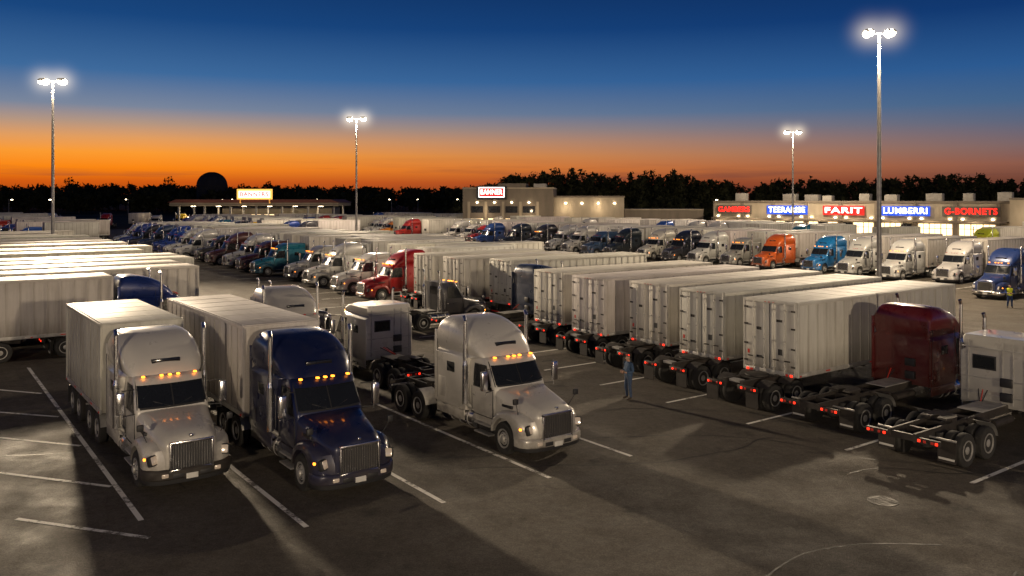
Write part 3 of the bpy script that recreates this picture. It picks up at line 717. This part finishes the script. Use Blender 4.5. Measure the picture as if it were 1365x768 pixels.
for k in range(6): mb.box(4+k*7.4,5+k*7.4,5,6,6.0,6.099,3)
part('canopy',mb,[WALL,WALL2,POLE,WARM2,simple('metal_roof_red',(0.18,0.06,0.045),0.6)],e4)
m=MB(); m.box(19.5,29.5,-0.6,-0.31,8.0,10.9,0,0.05); m.box(20.2,20.5,-0.3,0.2,7.0,8.2,0); m.box(28.5,28.8,-0.3,0.2,7.0,8.2,0); part('sign_frame',m,[SGOLD],e4)
sign(24.5,8.8,'BANNERS',SWHITE,SRED,z=9.4,hh=1.9,parent=e4,y=-0.8)
for k in range(3): wlight(e4,8+k*15,7,5.4,600,(1,0.75,0.45)); wlight(e4,8+k*15,-6,4.0,300)
e5=empty('fuel_station_shop',Vector((-90,262,0)),0)
mb=MB(); mb.box(0,34,0,12,0,5.0,0); mb.box(-0.1,34.1,-0.1,12.1,5.0,5.4,1,0.03)
for k in range(8): mb.box(1+k*4,4+k*4,-0.05,-0.005,0.5,3.3,2)
part('walls',mb,BM,e5)
mb=MB(); mats=[simple('dome_shell',(0.05,0.045,0.04),0.8),FRAME]
mb.lathe_z((0,0,0),[(8.6,0),(8.6,15.5),(8.9,15.6),(8.9,16.0)]+[(8.6*math.cos(t),16.0+8.0*math.sin(t)) for t in [R(8*i) for i in range(1,11)]]+[(0.4,24.0)],0,40)
for k in range(16):
    a=k*math.pi/8
    for i in range(10):
        t0,t1=R(8*i+1),R(8*i+9); mb.tube((8.65*math.cos(t0)*math.cos(a),8.65*math.cos(t0)*math.sin(a),16.0+8.05*math.sin(t0)),(8.65*math.cos(t1)*math.cos(a),8.65*math.cos(t1)*math.sin(a),16.0+8.05*math.sin(t1)),0.12,1,n=4)
obj('dome_building',mb.mesh('dome_building',mats),(-178,500,0))

mb=MB()
mb.box(-2,Lb+2,-7,-2.2,0,0.13,0,0.03); k=obj('sidewalk',mb.mesh('sidewalk',[CONC]),p0,ang)
YEL=simple('yellow_paint',(0.7,0.5,0.02),0.5)
for (x,y) in ((38.6,62.0),(39.8,63.2),(41.2,64.6)):
    mb=MB(); mb.lathe_z((0,0,0),[(0.11,0),(0.11,1.02),(0.09,1.08),(0.03,1.12)],0,16); mb.lathe_z((0,0,0.7),[(0.113,0),(0.113,0.12)],1,16)
    obj('bollard',mb.mesh('bollard',[YEL,WHITE]),(x,y,0))

# ------------------------------------------------------------ trees
def mk_leaf():
    m,nt,bs=newmat('foliage')
    tc=N(nt,'ShaderNodeTexCoord').outputs['Object']
    c=mixc(nt,mrange(nt,noise(nt,tc,0.35,4),0.35,0.65),(0.018,0.022,0.010),(0.06,0.06,0.028))
    nt.links.new(c,bs.inputs['Base Color']); bs.inputs['Roughness'].default_value=0.9; bs.inputs['Specular IOR Level'].default_value=0.1
    return m
LEAF=mk_leaf(); BARK=simple('bark',(0.05,0.038,0.028),0.9)
def tree_mass(name,trees,leaf=0.9,nclump=9,per=42,parent=None):
    V=[];F=[];Mi=[];o=0
    rng=np.random.default_rng(5)
    for (x,y,h,r,kind) in trees:
        t=0.14+h*0.008
        lean=rng.uniform(-0.4,0.4,2)
        ring0=[(x+t*math.cos(a),y+t*math.sin(a),0) for a in (0,2.1,4.2)]; top=(x+lean[0],y+lean[1],h*0.9)
        V+=ring0+[top]; F+=[(o,o+1,o+3),(o+1,o+2,o+3),(o+2,o,o+3)]; Mi+=[1]*3; o+=4
        for c in range(nclump):
            f=(c+rng.uniform(0,1))/nclump
            if kind=='pine': z=h*(0.38+0.56*f); rr=r*(1.05-0.6*f)*rng.uniform(0.6,1.2)
            else: z=h*(0.25+0.65*f); rr=r*math.sin(math.pi*(0.25+0.6*f))*rng.uniform(0.8,1.15)
            a=rng.uniform(0,2*math.pi); off=rr*rng.uniform(0.2,0.8)
            cx,cy=x+lean[0]*f+off*math.cos(a),y+lean[1]*f+off*math.sin(a)
            V+=[(x+lean[0]*f,y+lean[1]*f,z-0.8),(x+lean[0]*f,y+lean[1]*f,z-0.55),(cx,cy,z)]; F.append((o,o+1,o+2)); Mi.append(1); o+=3
            P=rng.normal(0,1,(per,3)); P/=np.linalg.norm(P,axis=1)[:,None]; P*=rng.uniform(0.2,1,(per,1))**0.5
            P*= (rr*0.75,rr*0.75,h*0.075); P+=(cx,cy,z)
            E=rng.normal(0,leaf*0.5,(per,3,3))
            T=P[:,None,:]+E
            V+=[tuple(q) for q in T.reshape(-1,3)]
            F+=[(o+3*i,o+3*i+1,o+3*i+2) for i in range(per)]; Mi+=[0]*per; o+=3*per
    me=bpy.data.meshes.new(name); me.from_pydata(V,[],F); me.materials.append(LEAF); me.materials.append(BARK); me.polygons.foreach_set('material_index',Mi)
    return obj(name,me)
rr=random.Random(11)
T=[]
def prof(x): return 17.6+1.3*math.sin(x*0.043+0.4)+0.7*math.sin(x*0.13)-(1.5 if x>95 else 1.5*max(0,(x-60))/35)
for i in range(430):
    x=rr.uniform(-14,340); y=rr.uniform(300,345)
    edge=min(1,(x+14)/10)
    T.append((x,y,prof(x)*(0.7+0.3*edge)*rr.uniform(0.86,1.04),rr.uniform(3.0,4.6),rr.choice(('pine','oak','oak'))))
tree_mass('tree_line',T,1.1,8,30)
T=[]
for i in range(430):
    x=rr.uniform(-600,120); y=rr.uniform(560,660)
    T.append((x,y,rr.uniform(16.5,19.2)*(0.97+0.05*math.sin(x*0.017)),rr.uniform(6,9),'oak'))
for i in range(220):
    x=rr.uniform(-600,300); y=rr.uniform(460,495); T.append((x,y,rr.uniform(10,14.5),rr.uniform(5,9),'oak'))
tree_mass('tree_line',T,2.2,8,18)
T=[]
for i in range(260):
    x=rr.uniform(-20,330); y=rr.uniform(284,300); T.append((x,y,rr.uniform(5,10),rr.uniform(3,4.5),'oak'))
tree_mass('shrub_hedge',T,1.2,5,26)
for (x,y,h,r) in ((-262,500,22,5),(-203,500,22.5,5),(-150,520,20,3),(-244,505,18,5),(-160,500,18,4)):
    tree_mass('deciduous_tree',[(x,y,h,r,'oak')],1.0,16,30)
for (x,y) in ((-60,420),(-48,430),(-240,440),(-205,450),(-130,380),(-95,410),(-215,360),(-180,330),(-28,450),(-150,450),(70,290)):
    mb=MB(); mb.lathe_z((0,0,0),[(0.12,0),(0.08,8.0)],0,8); mb.box(-0.1,1.3,-0.05,0.05,7.9,8.0,0); mb.box(0.8,1.5,-0.25,0.25,7.7,7.9,1,0.03)
    obj('street_lamp',mb.mesh('street_lamp',[POLE,WARM2]),(x,y,0),rr.uniform(0,6))

# ------------------------------------------------------------ people
SKIN=simple('skin',(0.42,0.25,0.17),0.55,dirt=0.1)
HAIR=simple('hair',(0.03,0.02,0.015),0.7)
def person(name,loc,rz,jacket,jeans,scale=1.0,vest=None):
    J=simple('jacket_cloth',jacket,0.85,dirt=0.35,dscale=12); D=simple('denim',jeans,0.85,dirt=0.3,dscale=14)
    Bt=simple('boot_leather',(0.04,0.028,0.02),0.6)
    vs=[];es=[];rs=[]
    def a(p,r,par=None):
        vs.append(p); rs.append(r); i=len(vs)-1
        if par is not None: es.append((par,i))
        return i
    pel=a((0,0,0.96),(0.165,0.125)); sp=a((0.0,0,1.14),(0.165,0.125),pel); ch=a((-0.01,0,1.33),(0.19,0.14),sp); nb=a((0,0,1.47),(0.09,0.085),ch)
    nk=a((0.015,0,1.53),(0.055,0.058),nb); h1=a((0.035,0,1.60),(0.07,0.085),nk); h2=a((0.03,0,1.67),(0.082,0.1),h1); h3=a((0.02,0,1.735),(0.06,0.07),h2)
    for s in (1,-1):
        hp=a((0,s*0.09,0.88),(0.11,0.11),pel); kn=a((0.03 if s>0 else 0.06,s*0.125,0.50),(0.072,0.074),hp); cf=a((0.0,s*0.135,0.34),(0.065,0.065),kn)
        an=a((-0.02,s*0.145,0.10),(0.052,0.052),cf); toe=a((0.16,s*0.165,0.045),(0.045,0.038),an)
        sh=a((-0.01,s*0.20,1.405),(0.08,0.08),ch); el=a((-0.03,s*0.29,1.14),(0.062,0.062),sh); wr=a((0.20,s*0.15,1.10),(0.038,0.038),el); hd=a((0.27,s*0.10,1.12),(0.024,0.042),wr)
    me=bpy.data.meshes.new(name+'_skel'); me.from_pydata(vs,es,[])
    o=bpy.data.objects.new('tmp',me); COL.objects.link(o)
    m=o.modifiers.new('s','SKIN'); sv=me.skin_vertices[0].data
    for i,r in enumerate(rs): sv[i].radius=r; sv[i].use_root=(i==0)
    m.use_smooth_shade=True
    o.modifiers.new('d','SUBSURF').levels=2
    bpy.context.view_layer.update()
    dg=bpy.context.evaluated_depsgraph_get()
    m2=bpy.data.meshes.new_from_object(o.evaluated_get(dg)); bpy.data.objects.remove(o)
    V_=simple('hi_vis_vest',vest,0.7) if vest else J
    m2.materials.clear()
    for q in (J,D,SKIN,HAIR,Bt,V_): m2.materials.append(q)
    for p in m2.polygons:
        c=p.center; idx=0
        if c.z>1.505: idx=2
        if c.z>1.70 or (c.z>1.58 and c.x<0.0): idx=3
        if c.z<0.95 and abs(c.y)<0.4: idx=1
        if c.z<0.13: idx=4
        if c.x>0.205 and c.z>0.9 and c.z<1.3: idx=2
        if idx==0 and vest and abs(c.y)<0.2: idx=5
        p.material_index=idx; p.use_smooth=True
    body=obj(name,m2,loc,rz); body.scale=(scale,)*3
    mb=MB()
    mb.tube((0.115,0,1.65),(0.143,0,1.615),0.008,0,0.016,n=8)
    for s in (1,-1):
        mb.lathe_y((0.02,s*0.082,1.635),[(0.012,0),(0.03,s*0.004),(0.026,s*0.014),(0.01,s*0.014)],0,12)
        mb.tube((0.112,s*0.033,1.652),(0.119,s*0.033,1.652),0.012,1,0.006,n=8)
    mb.box(0.105,0.118,-0.025,0.025,1.578,1.585,2)
    for s in (1,-1):
        for k in range(4):
            z=1.155-0.022*k; y=s*0.09; L=(0.036,0.042,0.039,0.030)[k]
            b=Vector((0.295,y,z)); c=b+Vector((L,-s*0.012,-0.004)); d_=c+Vector((L*0.35,-s*L*0.7,-0.004)); e_=d_+Vector((-L*0.2,-s*L*0.6,0))
            mb.tube(b,c,0.0098,0,0.009,n=8); mb.tube(c,d_,0.009,0,0.0085,n=8); mb.tube(d_,e_,0.0085,0,0.007,n=8)
        b=Vector((0.255,s*0.085,1.15)); c=b+Vector((0.03,-s*0.02,0.022)); mb.tube(b,c,0.012,0,0.0105,n=8); mb.tube(c,c+Vector((0.028,-s*0.008,0.004)),0.0105,0,0.008,n=8)
    mb.box(0.30,0.33,-0.07,0.07,1.06,1.075,2,0.004); mb.box(0.305,0.32,-0.07,0.07,1.075,1.17,2,0.004)
    part('face_and_hands',mb,[SKIN,BLACK,simple('lip_tone',(0.12,0.05,0.04),0.6)],body)
    return body
person('man_standing',(4.76,34.4,0),R(205),(0.045,0.085,0.16),(0.045,0.07,0.13),1.04)
person('worker_standing',(37.4,63.3,0),R(250),(0.03,0.06,0.25),(0.02,0.04,0.12),1.0,(0.65,0.7,0.03))

# ------------------------------------------------------------ world
w=bpy.data.worlds.new('World'); scene.world=w; w.use_nodes=True; nt=w.node_tree
bg=nt.nodes['Background']
tc=N(nt,'ShaderNodeTexCoord'); sep=N(nt,'ShaderNodeSeparateXYZ'); nt.links.new(tc.outputs['Generated'],sep.inputs[0])
mp=N(nt,'ShaderNodeMapping'); mp.inputs['Scale'].default_value=(3,3,60); nt.links.new(tc.outputs['Generated'],mp.inputs['Vector'])
cl=noise(nt,mp.outputs[0],1.5,5,0.55)
def ramp(pts):
    r=N(nt,'ShaderNodeValToRGB'); r.color_ramp.interpolation='LINEAR'
    el=r.color_ramp.elements
    while len(el)>1: el.remove(el[0])
    el[0].position=pts[0][0]/0.5; el[0].color=(*lin(pts[0][1]),1)
    for p,c in pts[1:]:
        q=el.new(p/0.5); q.color=(*lin(c),1)
    return r
zz=mrange(nt,sep.outputs[2],0.0,0.5)
rl=ramp([(0.0,(150,60,20)),(0.019,(212,92,18)),(0.034,(252,136,20)),(0.05,(252,156,50)),(0.066,(226,158,96)),(0.082,(180,150,130)),(0.1,(122,134,156)),(0.137,(62,106,156)),(0.196,(25,70,126)),(0.26,(15,50,100)),(0.5,(8,24,55))])
rrp=ramp([(0.0,(64,42,44)),(0.019,(112,66,52)),(0.036,(140,90,74)),(0.055,(126,102,102)),(0.08,(92,102,126)),(0.1,(68,100,138)),(0.137,(43,89,144)),(0.196,(17,56,112)),(0.26,(11,38,84)),(0.5,(6,20,48))])
nt.links.new(zz,rl.inputs[0]); nt.links.new(zz,rrp.inputs[0])
fx_=mrange(nt,sep.outputs[0],-0.40,0.52,0,1)
back=mrange(nt,sep.outputs[1],0.5,-0.1,0,1)
mx=N(nt,'ShaderNodeMath',operation='MAXIMUM'); nt.links.new(fx_,mx.inputs[0]); nt.links.new(back,mx.inputs[1])
c=mixc(nt,mx.outputs[0],rl.outputs[0],rrp.outputs[0])
cm=N(nt,'ShaderNodeMath',operation='MULTIPLY'); nt.links.new(mrange(nt,cl,0.55,0.72,0,0.55),cm.inputs[0]); nt.links.new(mrange(nt,sep.outputs[2],0.012,0.05,1,0),cm.inputs[1])
c=mixc(nt,cm.outputs[0],c,lin((70,50,60)))
nt.links.new(c,bg.inputs[0]); bg.inputs[1].default_value=1.0

# ------------------------------------------------------------ camera
cam=bpy.data.cameras.new('camera'); co=bpy.data.objects.new('camera',cam); COL.objects.link(co)
co.location=(0,0,8.2); co.rotation_euler=(R(90),0,0)
cam.sensor_width=36; cam.lens=29.62; cam.shift_y=-0.0872; cam.clip_end=9000; cam.clip_start=0.1
scene.camera=co
scene.view_settings.view_transform='Standard'; scene.view_settings.look='None'; scene.view_settings.exposure=0
